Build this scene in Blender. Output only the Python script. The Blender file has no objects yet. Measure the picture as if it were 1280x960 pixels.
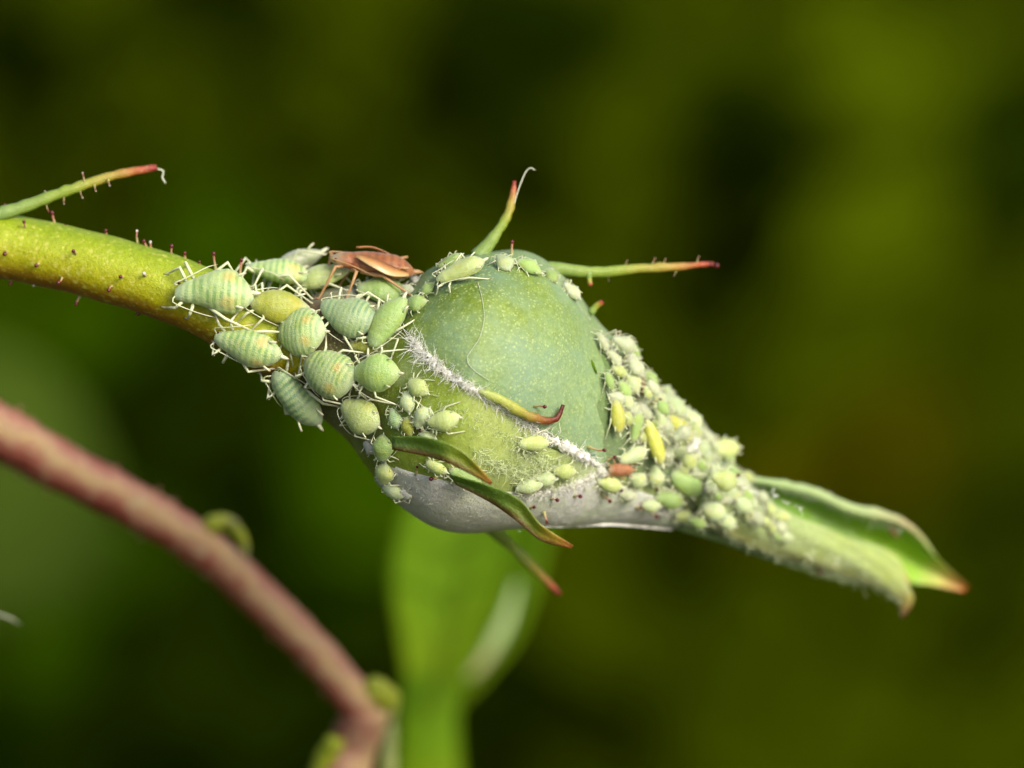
import bpy, math, random
import numpy as np
from mathutils import Vector, Matrix
from mathutils.bvhtree import BVHTree

random.seed(7)
rng = np.random.default_rng(7)
S = 0.001                 # all code below is written in millimetres; the scene is in metres
D = 160.0                 # camera distance (mm) to the plane w = 0 through the bud
K = 40.0                  # photo pixels per mm on that plane
PITCH = math.radians(24)
sc = bpy.context.scene
col = sc.collection

# ------------------------------------------------------------------ camera, sky, sun, exposure
U = Vector((1, 0, 0))
V = Vector((0, math.sin(PITCH), math.cos(PITCH)))
W = Vector((0, -math.cos(PITCH), math.sin(PITCH)))       # towards the camera
FOCUS_W = 2.7
cam_d = bpy.data.cameras.new('camera')
cam_d.sensor_width = 36
cam_d.lens = 36 * D / (1280 / K)
cam_d.clip_start = 0.005
cam_d.clip_end = 200
cam_d.dof.use_dof = True
cam_d.dof.focus_distance = (D - FOCUS_W) * S
cam_d.dof.aperture_fstop = cam_d.lens / 4.4
cam = bpy.data.objects.new('camera', cam_d)
cam.location = W * D * S
cam.rotation_euler = (math.pi / 2 - PITCH, 0, 0)
col.objects.link(cam)
sc.camera = cam

sun_dir = (U * 0.50 + V * 0.42 + W * 0.74).normalized()   # towards the sun
elev = math.asin(sun_dir.z)
azim = math.atan2(sun_dir.x, sun_dir.y)
world = bpy.data.worlds.new('World')
sc.world = world
world.use_nodes = True
wn = world.node_tree
sky = wn.nodes.new('ShaderNodeTexSky')
sky.sky_type = 'NISHITA'
sky.sun_disc = False
sky.sun_elevation = elev
sky.sun_rotation = azim
sky.air_density = 1.0
sky.dust_density = 6.0
sky.ozone_density = 1.0
wn.links.new(sky.outputs[0], wn.nodes['Background'].inputs[0])
wn.nodes['Background'].inputs[1].default_value = 0.105
sun_d = bpy.data.lights.new('sun', 'SUN')
sun_d.energy = 1.5
sun_d.angle = math.radians(20)
sun_d.color = (1.0, 0.97, 0.91)
sun = bpy.data.objects.new('sun', sun_d)
sun.rotation_euler = sun_dir.to_track_quat('Z', 'Y').to_euler()
sun.location = sun_dir * 2
col.objects.link(sun)
sc.view_settings.view_transform = 'Standard'
sc.view_settings.look = 'None'
sc.view_settings.exposure = 0.78
sc.view_settings.gamma = 1
sc.render.engine = 'CYCLES'
sc.cycles.use_denoising = True
sc.cycles.max_bounces = 10
sc.cycles.diffuse_bounces = 6

# ------------------------------------------------------------------ helpers
def P(px, py, w=0.0):
    """photo pixel + height w (mm, towards the camera) -> world point in mm"""
    k = (D - w) / D / K
    return U * ((px - 640) * k) + V * ((480 - py) * k) + W * w

def ray(px, py):
    d = P(px, py, 0) - W * D
    return W * D, d.normalized()

def cr(pts, n):
    """Catmull-Rom through pts (tuples), n samples, uniform in chord length"""
    p = np.array(pts, float)
    if len(p) == 2:
        t = np.linspace(0, 1, n)[:, None]
        return p[0] * (1 - t) + p[1] * t
    d = np.r_[0, np.cumsum(np.maximum(np.linalg.norm(np.diff(p[:, :2], axis=0), axis=1), 1e-6))]
    d /= d[-1]
    q = np.vstack([2 * p[0] - p[1], p, 2 * p[-1] - p[-2]])
    out = []
    for x in np.linspace(0, 1, n):
        i = min(max(np.searchsorted(d, x, 'right') - 1, 0), len(p) - 2)
        t = (x - d[i]) / (d[i + 1] - d[i])
        a, b, c, e = q[i], q[i + 1], q[i + 2], q[i + 3]
        out.append(0.5 * (2 * b + (c - a) * t + (2 * a - 5 * b + 4 * c - e) * t * t + (3 * b - a - 3 * c + e) * t ** 3))
    return np.array(out)

class MB:
    def __init__(s):
        s.v, s.f, s.t, s.c, s.m = [], [], [], [], []
    def vert(s, p, t=0.0, c=0.0):
        s.v.append(Vector(p)); s.t.append(t); s.c.append(c)
        return len(s.v) - 1
    def face(s, ids, m=0):
        s.f.append(ids); s.m.append(m)
    def tube(s, path, radii, n=8, m=0, flat=1.0, cap=True, t0=0.0, t1=1.0, up=None):
        path = [Vector(p) for p in path]
        rows = []
        L = len(path)
        ref = up or Vector((0.31, 0.2, 0.93))
        for i, p in enumerate(path):
            tg = (path[min(i + 1, L - 1)] - path[max(i - 1, 0)]).normalized()
            x = ref.cross(tg)
            if x.length < 1e-6: x = Vector((1, 0, 0)).cross(tg)
            x.normalize(); y = tg.cross(x)
            ref = y
            tt = t0 + (t1 - t0) * i / (L - 1)
            rows.append([s.vert(p + x * (radii[i] * math.cos(2 * math.pi * k / n)) + y * (radii[i] * flat * math.sin(2 * math.pi * k / n)), tt, k / n) for k in range(n)])
        for a, b in zip(rows, rows[1:]):
            for k in range(n):
                s.face((a[k], a[(k + 1) % n], b[(k + 1) % n], b[k]), m)
        if cap:
            for r, p, tt in ((rows[0], path[0], t0), (rows[-1], path[-1], t1)):
                s.face(tuple(reversed(r)) if r is rows[0] else tuple(r), m)
    def ball(s, c, r, m=0, n=8, rings=5, sc=(1, 1, 1), t=1.0):
        c = Vector(c); rows = []
        for i in range(1, rings):
            a = math.pi * i / rings
            rows.append([s.vert(c + Vector((sc[0] * r * math.sin(a) * math.cos(2 * math.pi * k / n), sc[1] * r * math.sin(a) * math.sin(2 * math.pi * k / n), sc[2] * r * math.cos(a))), t) for k in range(n)])
        top, bot = s.vert(c + Vector((0, 0, sc[2] * r)), t), s.vert(c - Vector((0, 0, sc[2] * r)), t)
        for k in range(n):
            s.face((top, rows[0][k], rows[0][(k + 1) % n]), m)
            s.face((bot, rows[-1][(k + 1) % n], rows[-1][k]), m)
        for a, b in zip(rows, rows[1:]):
            for k in range(n):
                s.face((a[k], b[k], b[(k + 1) % n], a[(k + 1) % n]), m)
    def sheet(s, front, back, ts, cs, m=0, wrap_edge=True):
        """front/back: [i][j] points; a closed thin solid"""
        ni, nj = len(front), len(front[0])
        A = [[s.vert(front[i][j], ts[i][j], cs[i][j]) for j in range(nj)] for i in range(ni)]
        B = [[s.vert(back[i][j], ts[i][j], cs[i][j]) for j in range(nj)] for i in range(ni)]
        for i in range(ni - 1):
            for j in range(nj - 1):
                s.face((A[i][j], A[i + 1][j], A[i + 1][j + 1], A[i][j + 1]), m)
                s.face((B[i][j], B[i][j + 1], B[i + 1][j + 1], B[i + 1][j]), m)
        for i in range(ni - 1):
            s.face((A[i][0], B[i][0], B[i + 1][0], A[i + 1][0]), m)
            s.face((A[i][-1], A[i + 1][-1], B[i + 1][-1], B[i][-1]), m)
        for j in range(nj - 1):
            s.face((A[0][j], A[0][j + 1], B[0][j + 1], B[0][j]), m)
            s.face((A[-1][j], B[-1][j], B[-1][j + 1], A[-1][j + 1]), m)
    def mesh(s, name, mats, origin=Vector(), scale=S, smooth=True):
        me = bpy.data.meshes.new(name)
        me.from_pydata([tuple((p - origin) * scale) for p in s.v], [], s.f)
        for m in (mats if isinstance(mats, (list, tuple)) else [mats]):
            me.materials.append(M[m])
        a = me.attributes.new('along', 'FLOAT', 'POINT'); a.data.foreach_set('value', s.t)
        a = me.attributes.new('across', 'FLOAT', 'POINT'); a.data.foreach_set('value', s.c)
        me.polygons.foreach_set('material_index', s.m)
        me.polygons.foreach_set('use_smooth', [smooth] * len(s.f))
        me.update()
        return me
    def build(s, name, mats, parent=None, smooth=True):
        org = ROOT.get(parent.name, Vector()) if parent else Vector()
        ob = bpy.data.objects.new(name, s.mesh(name, mats, org, smooth=smooth))
        col.objects.link(ob)
        if parent:
            ob.parent = parent
            ROOT[ob.name] = org
        return ob

ROOT = {}
def thing(name, label, cat, base=None, group=None):
    e = bpy.data.objects.new(name, None)
    col.objects.link(e)
    base = base or Vector()
    e.location = base * S
    e.empty_display_size = 0.002
    ROOT[e.name] = base
    tag(e, label, cat, group)
    return e
def tag(o, label, cat, group=None):
    o['label'] = label; o['category'] = cat
    if group: o['group'] = group

# ------------------------------------------------------------------ materials
M = {}
class Mat:
    def __init__(s, name, rough=0.5, spec=0.4, sss=0.0, sss_scale=0.25, sss_rad=(0.8, 1.0, 0.25), sheen=0.0):
        m = bpy.data.materials.new(name); m.use_nodes = True
        M[name] = m
        s.nt = m.node_tree
        s.b = s.nt.nodes['Principled BSDF']
        s.b.inputs['Roughness'].default_value = rough
        s.b.inputs['Specular IOR Level'].default_value = spec
        if sss:
            s.b.inputs['Subsurface Weight'].default_value = sss
            s.b.inputs['Subsurface Radius'].default_value = sss_rad
            s.b.inputs['Subsurface Scale'].default_value = sss_scale * S
        if sheen:
            s.b.inputs['Sheen Weight'].default_value = sheen
            s.b.inputs['Sheen Roughness'].default_value = 0.4
        s._co = None
    def n(s, t, **kw):
        x = s.nt.nodes.new(t)
        for k, v in kw.items(): setattr(x, k, v)
        return x
    def l(s, a, b): s.nt.links.new(a, b)
    def co(s, scale=1.0 / S):
        tc = s.n('ShaderNodeTexCoord'); mp = s.n('ShaderNodeMapping')
        mp.inputs['Scale'].default_value = (scale,) * 3
        s.l(tc.outputs['Object'], mp.inputs[0])
        return mp.outputs[0]
    def attr(s, name):
        a = s.n('ShaderNodeAttribute'); a.attribute_name = name
        return a.outputs['Fac']
    def noise(s, co, scale, detail=3, rough=0.55):
        t = s.n('ShaderNodeTexNoise'); t.inputs['Scale'].default_value = scale
        t.inputs['Detail'].default_value = detail; t.inputs['Roughness'].default_value = rough
        s.l(co, t.inputs['Vector'])
        return t.outputs[0]
    def voro(s, co, scale):
        t = s.n('ShaderNodeTexVoronoi'); t.inputs['Scale'].default_value = scale
        s.l(co, t.inputs['Vector'])
        return t.outputs['Distance']
    def ramp(s, fac, stops, interp='LINEAR'):
        r = s.n('ShaderNodeValToRGB'); cr_ = r.color_ramp; cr_.interpolation = interp
        while len(cr_.elements) < len(stops): cr_.elements.new(0.5)
        for e, (p, c) in zip(cr_.elements, stops):
            e.position = p
            e.color = (*c, 1) if isinstance(c, (tuple, list)) else (c, c, c, 1)
        s.l(fac, r.inputs[0])
        return r.outputs[0]
    def math(s, op, a, b=None, clamp=False):
        x = s.n('ShaderNodeMath', operation=op, use_clamp=clamp)
        for i, q in enumerate((a, b)):
            if q is None: continue
            if isinstance(q, (int, float)): x.inputs[i].default_value = q
            else: s.l(q, x.inputs[i])
        return x.outputs[0]
    def mix(s, fac, a, b, blend='MIX'):
        x = s.n('ShaderNodeMix', data_type='RGBA', blend_type=blend)
        for i, q in ((0, fac), (6, a), (7, b)):
            if isinstance(q, (int, float)): x.inputs[i].default_value = q
            elif isinstance(q, tuple): x.inputs[i].default_value = (*q, 1)
            else: s.l(q, x.inputs[i])
        return x.outputs[2]
    def color(s, c):
        if isinstance(c, tuple): s.b.inputs['Base Color'].default_value = (*c, 1)
        else: s.l(c, s.b.inputs['Base Color'])
    def bump(s, h, strength=0.3, dist=0.05):
        x = s.n('ShaderNodeBump'); x.inputs['Strength'].default_value = strength
        x.inputs['Distance'].default_value = dist * S
        s.l(h, x.inputs['Height']); s.l(x.outputs[0], s.b.inputs['Normal'])

def plant_mat(name, stops, by='along', margin=None, dark=0.45, speck=0.5, speck_col=(0.5, 0.6, 0.25), speck_scale=7, wax=None, waxc=(0.5, 0.58, 0.45), rough=0.5, sss=0.15, var=0.35, bump=0.35, spec=0.4):
    k = Mat(name, rough=rough, sss=sss, spec=spec)
    co = k.co()
    n1 = k.noise(co, 0.7, 4)
    f = k.math('ADD', k.attr(by), k.math('MULTIPLY', k.math('SUBTRACT', n1, 0.5), var), True)
    c = k.ramp(f, stops)
    n2 = k.noise(co, 2.6, 5, 0.65)
    c = k.mix(k.ramp(n2, [(0.32, 0.0), (0.72, 0.55)]), c, k.mix(1.0, c, (1.3, 1.25, 1.1), 'MULTIPLY'))
    c = k.mix(k.ramp(k.noise(co, 6.5, 4, 0.7), [(0.35, dark), (0.6, 0.0)]), c, k.mix(1.0, c, (.62, .66, .5), 'MULTIPLY'))
    if margin:
        c = k.mix(k.ramp(k.math('ADD', k.attr('across'), k.math('MULTIPLY', k.math('SUBTRACT', n2, 0.5), 0.2)), [(0.1, 0.9), (0.42, 0.0)]), c, margin)
    if wax:
        wn_ = k.ramp(k.noise(co, 0.55, 6, 0.66), [(wax[0], 0.0), (wax[1], wax[2])])
        c = k.mix(wn_, c, waxc)
    if speck:
        for sc2, hi, lo_ in ((1.0, .34, .34), (1.7, .40, .36)):
            v = k.voro(co, speck_scale * sc2)
            m = k.math('MULTIPLY', k.ramp(v, [(0.12, 1.0), (hi, 0.0)]), k.ramp(k.noise(co, 1.6 * sc2, 3), [(lo_, 0.0), (0.66, speck)]))
            c = k.mix(m, c, speck_col)
    k.color(c)
    h = k.math('ADD', k.noise(co, 14, 4, 0.7), k.math('MULTIPLY', k.noise(co, 3, 3), 1.5))
    k.bump(h, bump, 0.08)
    return k

G = lambda *c: c
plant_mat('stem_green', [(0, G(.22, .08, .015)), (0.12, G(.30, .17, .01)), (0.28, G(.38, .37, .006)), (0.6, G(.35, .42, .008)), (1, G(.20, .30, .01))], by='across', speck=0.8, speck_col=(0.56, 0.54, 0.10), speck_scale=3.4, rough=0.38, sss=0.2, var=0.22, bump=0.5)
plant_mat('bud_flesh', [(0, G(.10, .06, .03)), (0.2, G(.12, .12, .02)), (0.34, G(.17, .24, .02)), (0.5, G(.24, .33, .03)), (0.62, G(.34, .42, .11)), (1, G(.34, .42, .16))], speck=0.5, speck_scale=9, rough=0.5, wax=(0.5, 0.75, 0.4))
plant_mat('sepal_green', [(0, G(.085, .135, .004)), (0.25, G(.12, .185, .006)), (0.5, G(.19, .275, .035)), (0.75, G(.225, .33, .11)), (1, G(.25, .36, .16))], speck=0.9, speck_scale=6.5, speck_col=(.42, .50, .19), wax=(0.40, 0.68, 0.75), waxc=(.20, .32, .20), var=0.6, dark=0.75)
plant_mat('sepal_glaucous', [(0, G(.13, .22, .05)), (0.5, G(.19, .29, .12)), (1, G(.22, .32, .14))], speck=0.6, wax=(0.38, 0.75, 0.6), waxc=(.30, .38, .26))
plant_mat('neck_green', [(0, G(.12, .2, .06)), (0.5, G(.12, .18, .07)), (1, G(.16, .23, .09))], speck=0.5, wax=(0.4, 0.75, 0.5), waxc=(.26, .33, .22))
plant_mat('sepal_lilac', [(0, G(.22, .17, .11)), (0.15, G(.40, .41, .30)), (0.4, G(.60, .61, .52)), (1, G(.50, .58, .42))], speck=0.5, speck_col=(.46, .48, .40), speck_scale=5, wax=(0.40, 0.64, 0.8), waxc=(.66, .64, .62), dark=0.25, rough=0.55, bump=0.6)
plant_mat('lobe_green', [(0, G(.20, .31, .09)), (0.5, G(.22, .3, .03)), (0.75, G(.34, .26, .04)), (0.93, G(.38, .07, .03)), (1, G(.2, .015, .015))], speck=0.2, var=0.1, rough=0.4)
plant_mat('lobe_dark', [(0, G(.09, .17, .03)), (0.4, G(.11, .2, .015)), (0.7, G(.22, .27, .015)), (0.86, G(.40, .27, .03)), (0.97, G(.36, .12, .02)), (1, G(.12, .015, .012))], speck=0.5, speck_col=(.26, .36, .08), speck_scale=5, var=0.15, rough=0.3, margin=(.12, .045, .012), spec=0.6, bump=0.6)
plant_mat('lobe_hook', [(0, G(.34, .42, .12)), (0.4, G(.36, .38, .07)), (0.65, G(.26, .12, .03)), (0.8, G(.14, .025, .012)), (1, G(.07, .012, .01))], speck=0, var=0.08, rough=0.32)
plant_mat('tip_pale', [(0, G(.24, .35, .14)), (0.4, G(.38, .50, .16)), (0.85, G(.43, .53, .12)), (0.95, G(.45, .32, .06)), (0.985, G(.32, .05, .015)), (1, G(.25, .03, .01))], speck=0.5, speck_col=(.62, .68, .42), speck_scale=6, wax=(0.4, 0.8, 0.5), waxc=(.40, .48, .26), var=0.06, rough=0.65, bump=1.0, margin=(.26, .27, .07))
plant_mat('tip_pale2', [(0, G(.3, .42, .18)), (0.6, G(.36, .46, .2)), (0.8, G(.42, .36, .2)), (1, G(.3, .42, .1))], speck=0.4, var=.2)
plant_mat('tip_green', [(0, G(.10, .2, .05)), (0.4, G(.16, .32, .02)), (0.8, G(.24, .44, .012)), (0.9, G(.42, .42, .09)), (0.97, G(.42, .2, .05)), (1, G(.35, .06, .015))], speck=0.2, var=0.08, wax=(0.55, 0.85, 0.4), rough=0.45)
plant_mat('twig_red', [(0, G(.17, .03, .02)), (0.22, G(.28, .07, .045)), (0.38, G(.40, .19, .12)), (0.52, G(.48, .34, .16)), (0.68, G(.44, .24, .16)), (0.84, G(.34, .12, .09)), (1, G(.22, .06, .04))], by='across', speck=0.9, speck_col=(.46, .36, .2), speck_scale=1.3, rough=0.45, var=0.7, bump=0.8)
plant_mat('twig_scale', [(0, G(.26, .32, .012)), (0.6, G(.26, .3, .015)), (1, G(.2, .2, .1))], speck=0.2)
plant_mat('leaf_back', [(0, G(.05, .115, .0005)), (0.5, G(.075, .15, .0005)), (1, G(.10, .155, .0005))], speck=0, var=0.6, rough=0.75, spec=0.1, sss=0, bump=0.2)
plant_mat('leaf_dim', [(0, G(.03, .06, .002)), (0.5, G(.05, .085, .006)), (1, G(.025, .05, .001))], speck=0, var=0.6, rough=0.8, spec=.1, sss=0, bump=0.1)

k = Mat('fuzz', rough=0.5, spec=0.5); k.color((.96, .95, .86))
k = Mat('wool', rough=0.9, spec=0.1); k.color((.93, .92, .84)); k.bump(k.noise(k.co(), 30, 4, .8), .6, .04)
k = Mat('fuzz_green', rough=0.6, spec=0.3); k.color((.66, .74, .42))
k = Mat('silk', rough=0.4, spec=0.5); k.color((.6, .62, .45))
k = Mat('gland_red', rough=0.25, spec=0.6); k.color((.10, .007, .012))
k = Mat('gland_stalk', rough=0.5)
k.color(k.ramp(k.attr('along'), [(0, (.36, .40, .12)), (0.55, (.42, .30, .15)), (1, (.35, .05, .05))]))
k = Mat('gland_pale', rough=0.4); k.color((.62, .55, .5))

# aphids (object space: unit-long body, head at -x)
def aphid_mat(name, light, dark, bands=1.0, tint=None, wax=0.3, rough=0.38, waxc=(.6, .66, .5), sss=0.5):
    k = Mat(name, rough=rough, spec=0.45, sss=sss, sss_scale=0.5, sheen=0.2)
    co = k.co(1.0)
    oi = k.n('ShaderNodeObjectInfo')
    sep = k.n('ShaderNodeSeparateXYZ'); k.l(co, sep.inputs[0])
    off = k.n('ShaderNodeVectorMath', operation='ADD')
    cmb = k.n('ShaderNodeCombineXYZ')
    for i in range(3): k.l(k.math('MULTIPLY', oi.outputs['Random'], 37.0 + i), cmb.inputs[i])
    k.l(co, off.inputs[0]); k.l(cmb.outputs[0], off.inputs[1])
    rco = off.outputs[0]
    nlow = k.noise(rco, 3.0, 3)
    nhi = k.noise(rco, 14.0, 4, 0.65)
    ph = k.math('ADD', k.math('MULTIPLY', sep.outputs[0], 2 * math.pi * 11), k.math('MULTIPLY', k.math('SUBTRACT', nlow, 0.5), 6.0))
    st = k.ramp(k.math('ADD', k.math('MULTIPLY', k.math('SINE', ph), 0.5), 0.5), [(0.25, 0.0), (0.8, 1.0)])
    band = k.math('MULTIPLY', st, k.math('MULTIPLY', k.ramp(nlow, [(0.40, 0.1), (0.60, 1.0)]), bands), True)
    c = k.mix(band, light, dark)
    c = k.mix(k.ramp(nlow, [(0.5, 0.0), (0.72, 0.7)]), c, tint or light)
    wx = k.ramp(k.math('ADD', k.math('MULTIPLY', nhi, 0.6), k.math('MULTIPLY', k.noise(rco, 4.5, 2), 0.5)), [(0.45, 0.0), (0.75, wax)])
    c = k.mix(wx, c, waxc)
    if 'striped' in name:
        ay = k.math('ABSOLUTE', sep.outputs[1])
        dx, dy = k.math('SUBTRACT', sep.outputs[0], 0.2), k.math('SUBTRACT', ay, 0.2)
        rr = k.math('SQRT', k.math('ADD', k.math('MULTIPLY', dx, dx), k.math('MULTIPLY', dy, dy)))
        c = k.mix(k.math('MULTIPLY', k.ramp(rr, [(0.03, 0.75), (0.13, 0.0)]), k.ramp(nhi, [(0.3, 0.2), (0.6, 1.0)])), c, (.60, .40, .10))
    # paler waxy tail end and margin ridge
    tail = k.ramp(sep.outputs[0], [(0.30, 0.0), (0.47, 0.5)])
    c = k.mix(tail, c, waxc)
    head = k.ramp(k.math('ADD', sep.outputs[0], 0.5), [(0.04, 0.5), (0.2, 0.0)])
    c = k.mix(head, c, (.42, .5, .33))
    br = k.math('ADD', k.math('MULTIPLY', oi.outputs['Random'], 0.3), 0.85)
    hs = k.n('ShaderNodeHueSaturation'); k.l(c, hs.inputs['Color']); k.l(br, hs.inputs['Value'])
    k.color(hs.outputs[0])
    k.bump(k.math('ADD', nhi, k.math('MULTIPLY', k.noise(rco, 40, 2), 0.7)), 0.5, 0.06)
aphid_mat('aphid_striped', (.41, .53, .19), (.10, .28, .08), 1.0, tint=(.42, .47, .09), wax=0.4, waxc=(.52, .60, .40))
aphid_mat('aphid_bluegreen', (.36, .48, .20), (.07, .23, .11), 1.0, tint=(.33, .43, .12), wax=0.4, waxc=(.47, .56, .40))
aphid_mat('aphid_green', (.30, .45, .12), (.23, .39, .11), 0.4, tint=(.35, .42, .05), wax=0.35, waxc=(.45, .53, .28))
aphid_mat('aphid_olive', (.30, .33, .025), (.21, .25, .02), 0.4, tint=(.42, .38, .03), wax=0.15)
aphid_mat('aphid_yellow', (.44, .53, .16), (.38, .47, .13), 0.4, tint=(.50, .51, .09), wax=0.5, waxc=(.55, .62, .40))
aphid_mat('aphid_bright', (.52, .53, .02), (.45, .47, .03), 0.4, tint=(.46, .50, .07), wax=0.4)
aphid_mat('aphid_pale', (.44, .55, .25), (.38, .50, .20), 0.4, tint=(.58, .58, .16), wax=0.6, waxc=(.60, .66, .48))
aphid_mat('aphid_grey', (.44, .50, .28), (.33, .41, .18), 0.5, tint=(.48, .5, .28), wax=0.75, waxc=(.60, .62, .48))
aphid_mat('aphid_brown', (.34, .10, .025), (.17, .035, .01), 1.0, tint=(.40, .18, .04), wax=0.55, waxc=(.42, .22, .10), rough=0.35)
aphid_mat('aphid_orange', (.42, .15, .05), (.28, .08, .025), 0.9, tint=(.48, .2, .07), wax=0.5, waxc=(.5, .3, .17), rough=0.35)
k = Mat('aphid_limb', rough=0.4, sss=0.2, sss_scale=0.1)
k.color(k.ramp(k.attr('along'), [(0, (.56, .62, .36)), (0.8, (.66, .66, .46)), (0.93, (.5, .42, .28)), (1, (.12, .08, .05))]))
k = Mat('aphid_limb_brown', rough=0.4); k.color((.42, .24, .1))
k = Mat('aphid_pad', rough=0.35, spec=0.6, sss=.2); k.color(k.ramp(k.attr('across'), [(0, (.34, .12, .03)), (0.5, (.42, .2, .06)), (0.8, (.55, .36, .14)), (1, (.6, .45, .22))]))
k = Mat('aphid_eye', rough=0.2); k.color((.05, .008, .006))

# ------------------------------------------------------------------ setting: ground and blurred undergrowth
GZ = -320.0
def ground():
    me = bpy.data.meshes.new('ground')
    n = 48; R = 40000.0
    vs = [(0, 0, GZ * S)]; fs = []
    rs = [300, 700, 1500, 4000, 12000, R]
    for r in rs:
        for i in range(n):
            a = 2 * math.pi * i / n
            vs.append((r * math.cos(a) * S, (r * math.sin(a) + 600) * S, (GZ + (0 if r > 1500 else 8 * math.sin(i * 1.7 + r))) * S))
    for i in range(n): fs.append((0, 1 + i, 1 + (i + 1) % n))
    for q in range(len(rs) - 1):
        for i in range(n):
            a, b = 1 + q * n + i, 1 + q * n + (i + 1) % n
            fs.append((a, a + n, b + n, b))
    me.from_pydata(vs, [], fs)
    k = Mat('mossy_ground', rough=1.0, spec=0.0)
    co = k.co(1.0)
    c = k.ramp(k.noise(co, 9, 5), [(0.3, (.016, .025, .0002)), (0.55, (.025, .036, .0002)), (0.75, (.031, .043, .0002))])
    k.color(c)
    me.materials.append(M['mossy_ground'])
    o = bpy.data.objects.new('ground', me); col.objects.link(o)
    o['kind'] = 'structure'; o['label'] = 'dark mossy ground far below the rosebud'
ground()

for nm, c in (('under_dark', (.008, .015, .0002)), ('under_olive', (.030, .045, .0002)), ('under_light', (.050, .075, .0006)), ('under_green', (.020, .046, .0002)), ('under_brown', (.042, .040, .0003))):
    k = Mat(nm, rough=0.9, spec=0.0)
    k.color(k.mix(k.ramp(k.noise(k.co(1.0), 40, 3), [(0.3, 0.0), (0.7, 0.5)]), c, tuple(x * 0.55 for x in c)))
def undergrowth():
    mb = MB()
    mats = ['under_dark', 'under_olive', 'under_light', 'under_green', 'under_brown']
    # px, py, spread px, leaf count, material, w
    spots = [(1110, 190, 70, 60, 2, -620), (1110, 70, 60, 22, 2, -640), (1090, 300, 60, 26, 2, -600), (850, 40, 60, 10, 1, -640),
             (1060, 570, 90, 22, 4, -560), (830, 720, 150, 70, 1, -560), (960, 850, 170, 60, 1, -540), (860, 900, 150, 30, 1, -530), (1130, 860, 120, 26, 1, -540),
             (760, 600, 120, 30, 1, -560), (760, 480, 130, 26, 1, -580), (1000, 440, 110, 22, 1, -580), (380, 180, 170, 34, 1, -620), (540, 240, 120, 24, 1, -620), (740, 230, 150, 30, 1, -620),
             (120, 120, 140, 22, 1, -640), (340, 600, 130, 34, 3, -480), (220, 420, 120, 16, 3, -500), (430, 640, 70, 16, 3, -460),
             (120, 880, 170, 22, 3, -460), (690, 40, 70, 26, 0, -610), (930, 200, 70, 22, 0, -600), (1265, 200, 50, 24, 0, -600), (1260, 700, 50, 14, 0, -560), (640, 20, 300, 30, 0, -680), (260, 20, 200, 60, 0, -680), (60, 60, 120, 30, 0, -670),
             (330, 900, 120, 40, 0, -440), (700, 860, 60, 10, 0, -540), (250, 510, 60, 20, 0, -470)]
    for px, py, sp, n, m, w in spots:
        for i in range(n):
            q = (px + rng.normal(0, sp * 0.6), py + rng.normal(0, sp * 0.6), w + rng.normal(0, 25))
            c = P(*q)
            L = rng.uniform(16, 34); Wd = L * rng.uniform(0.4, 0.6)
            nrm = Vector((rng.normal(0, .4), rng.normal(-.35, .4), 1)).normalized()
            a = Vector((rng.normal(), rng.normal(), rng.normal())).cross(nrm).normalized()
            b = nrm.cross(a)
            rows = []
            for t in (-1, -.55, 0, .55, 1):
                hw = Wd * 0.5 * (1 - abs(t) ** 1.7) + 0.3
                cc = c + a * (L * .5 * t) - nrm * (abs(t) ** 2 * L * 0.12)
                rows.append([mb.vert(cc - b * hw + nrm * hw * .25), mb.vert(cc), mb.vert(cc + b * hw + nrm * hw * .25)])
            for r0, r1 in zip(rows, rows[1:]):
                for j in (0, 1): mb.face((r0[j], r0[j + 1], r1[j + 1], r1[j]), m)
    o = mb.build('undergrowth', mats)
    o['kind'] = 'stuff'; o['label'] = 'blurred dark green undergrowth leaves far behind the rosebud'
undergrowth()

# ------------------------------------------------------------------ generic plant pieces
def strip(name, mat, parent, upper, lower, w, bulge=0.3, thick=0.15, ni=28, nj=9, curl=None, fold=0.0, tilt=0.0):
    """leafy piece between two pixel polylines; w: list of (t, mm) depth along it"""
    up, lo = cr(upper, ni), cr(lower, ni)
    wt, wv = zip(*w)
    F, B, T, C = [], [], [], []
    for i in range(ni):
        t = i / (ni - 1); wi = float(np.interp(t, wt, wv))
        rf, rb, rt, rc = [], [], [], []
        half = np.linalg.norm(up[i] - lo[i]) / K / 2
        for j in range(nj):
            f = j / (nj - 1)
            q = lo[i] * (1 - f) + up[i] * f
            x = 2 * f - 1
            ww = wi + bulge * half * (1 - x * x) - fold * half * (1 - abs(x)) + tilt * half * x
            if curl: ww += curl(t, f) * half
            th = thick * max(0.12, math.sqrt(max(0, 1 - x * x * 0.97))) * min(1, 0.25 + 3 * (1 - t), 0.4 + 6 * t)
            rf.append(P(q[0], q[1], ww)); rb.append(P(q[0], q[1], ww - th)); rt.append(t); rc.append(f)
        F.append(rf); B.append(rb); T.append(rt); C.append(rc)
    mb = MB(); mb.sheet(F, B, T, C)
    return mb.build(name, mat, parent), mb

def prong(name, mat, parent, pts, rad, n=26, sides=8, flat=0.7):
    """pts: (px, py, w); rad in px"""
    c = cr(pts, n); r = np.interp(np.linspace(0, 1, n), np.linspace(0, 1, len(rad)), rad) / K
    wob = 1 + 0.07 * rng.normal(size=n); c[1:-1, :2] += rng.normal(0, .3, (n - 2, 2))
    mb = MB(); mb.tube([P(*q) for q in c], list(r * wob), sides, flat=flat, up=W)
    return mb.build(name, mat, parent)

# ------------------------------------------------------------------ the rose shoot
shoot = thing('rosebud_shoot', 'green rosebud with spiky sepals on a yellow-green bristly stem, crowded with aphids', 'rosebud', P(-20, 305, 0.6))
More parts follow.
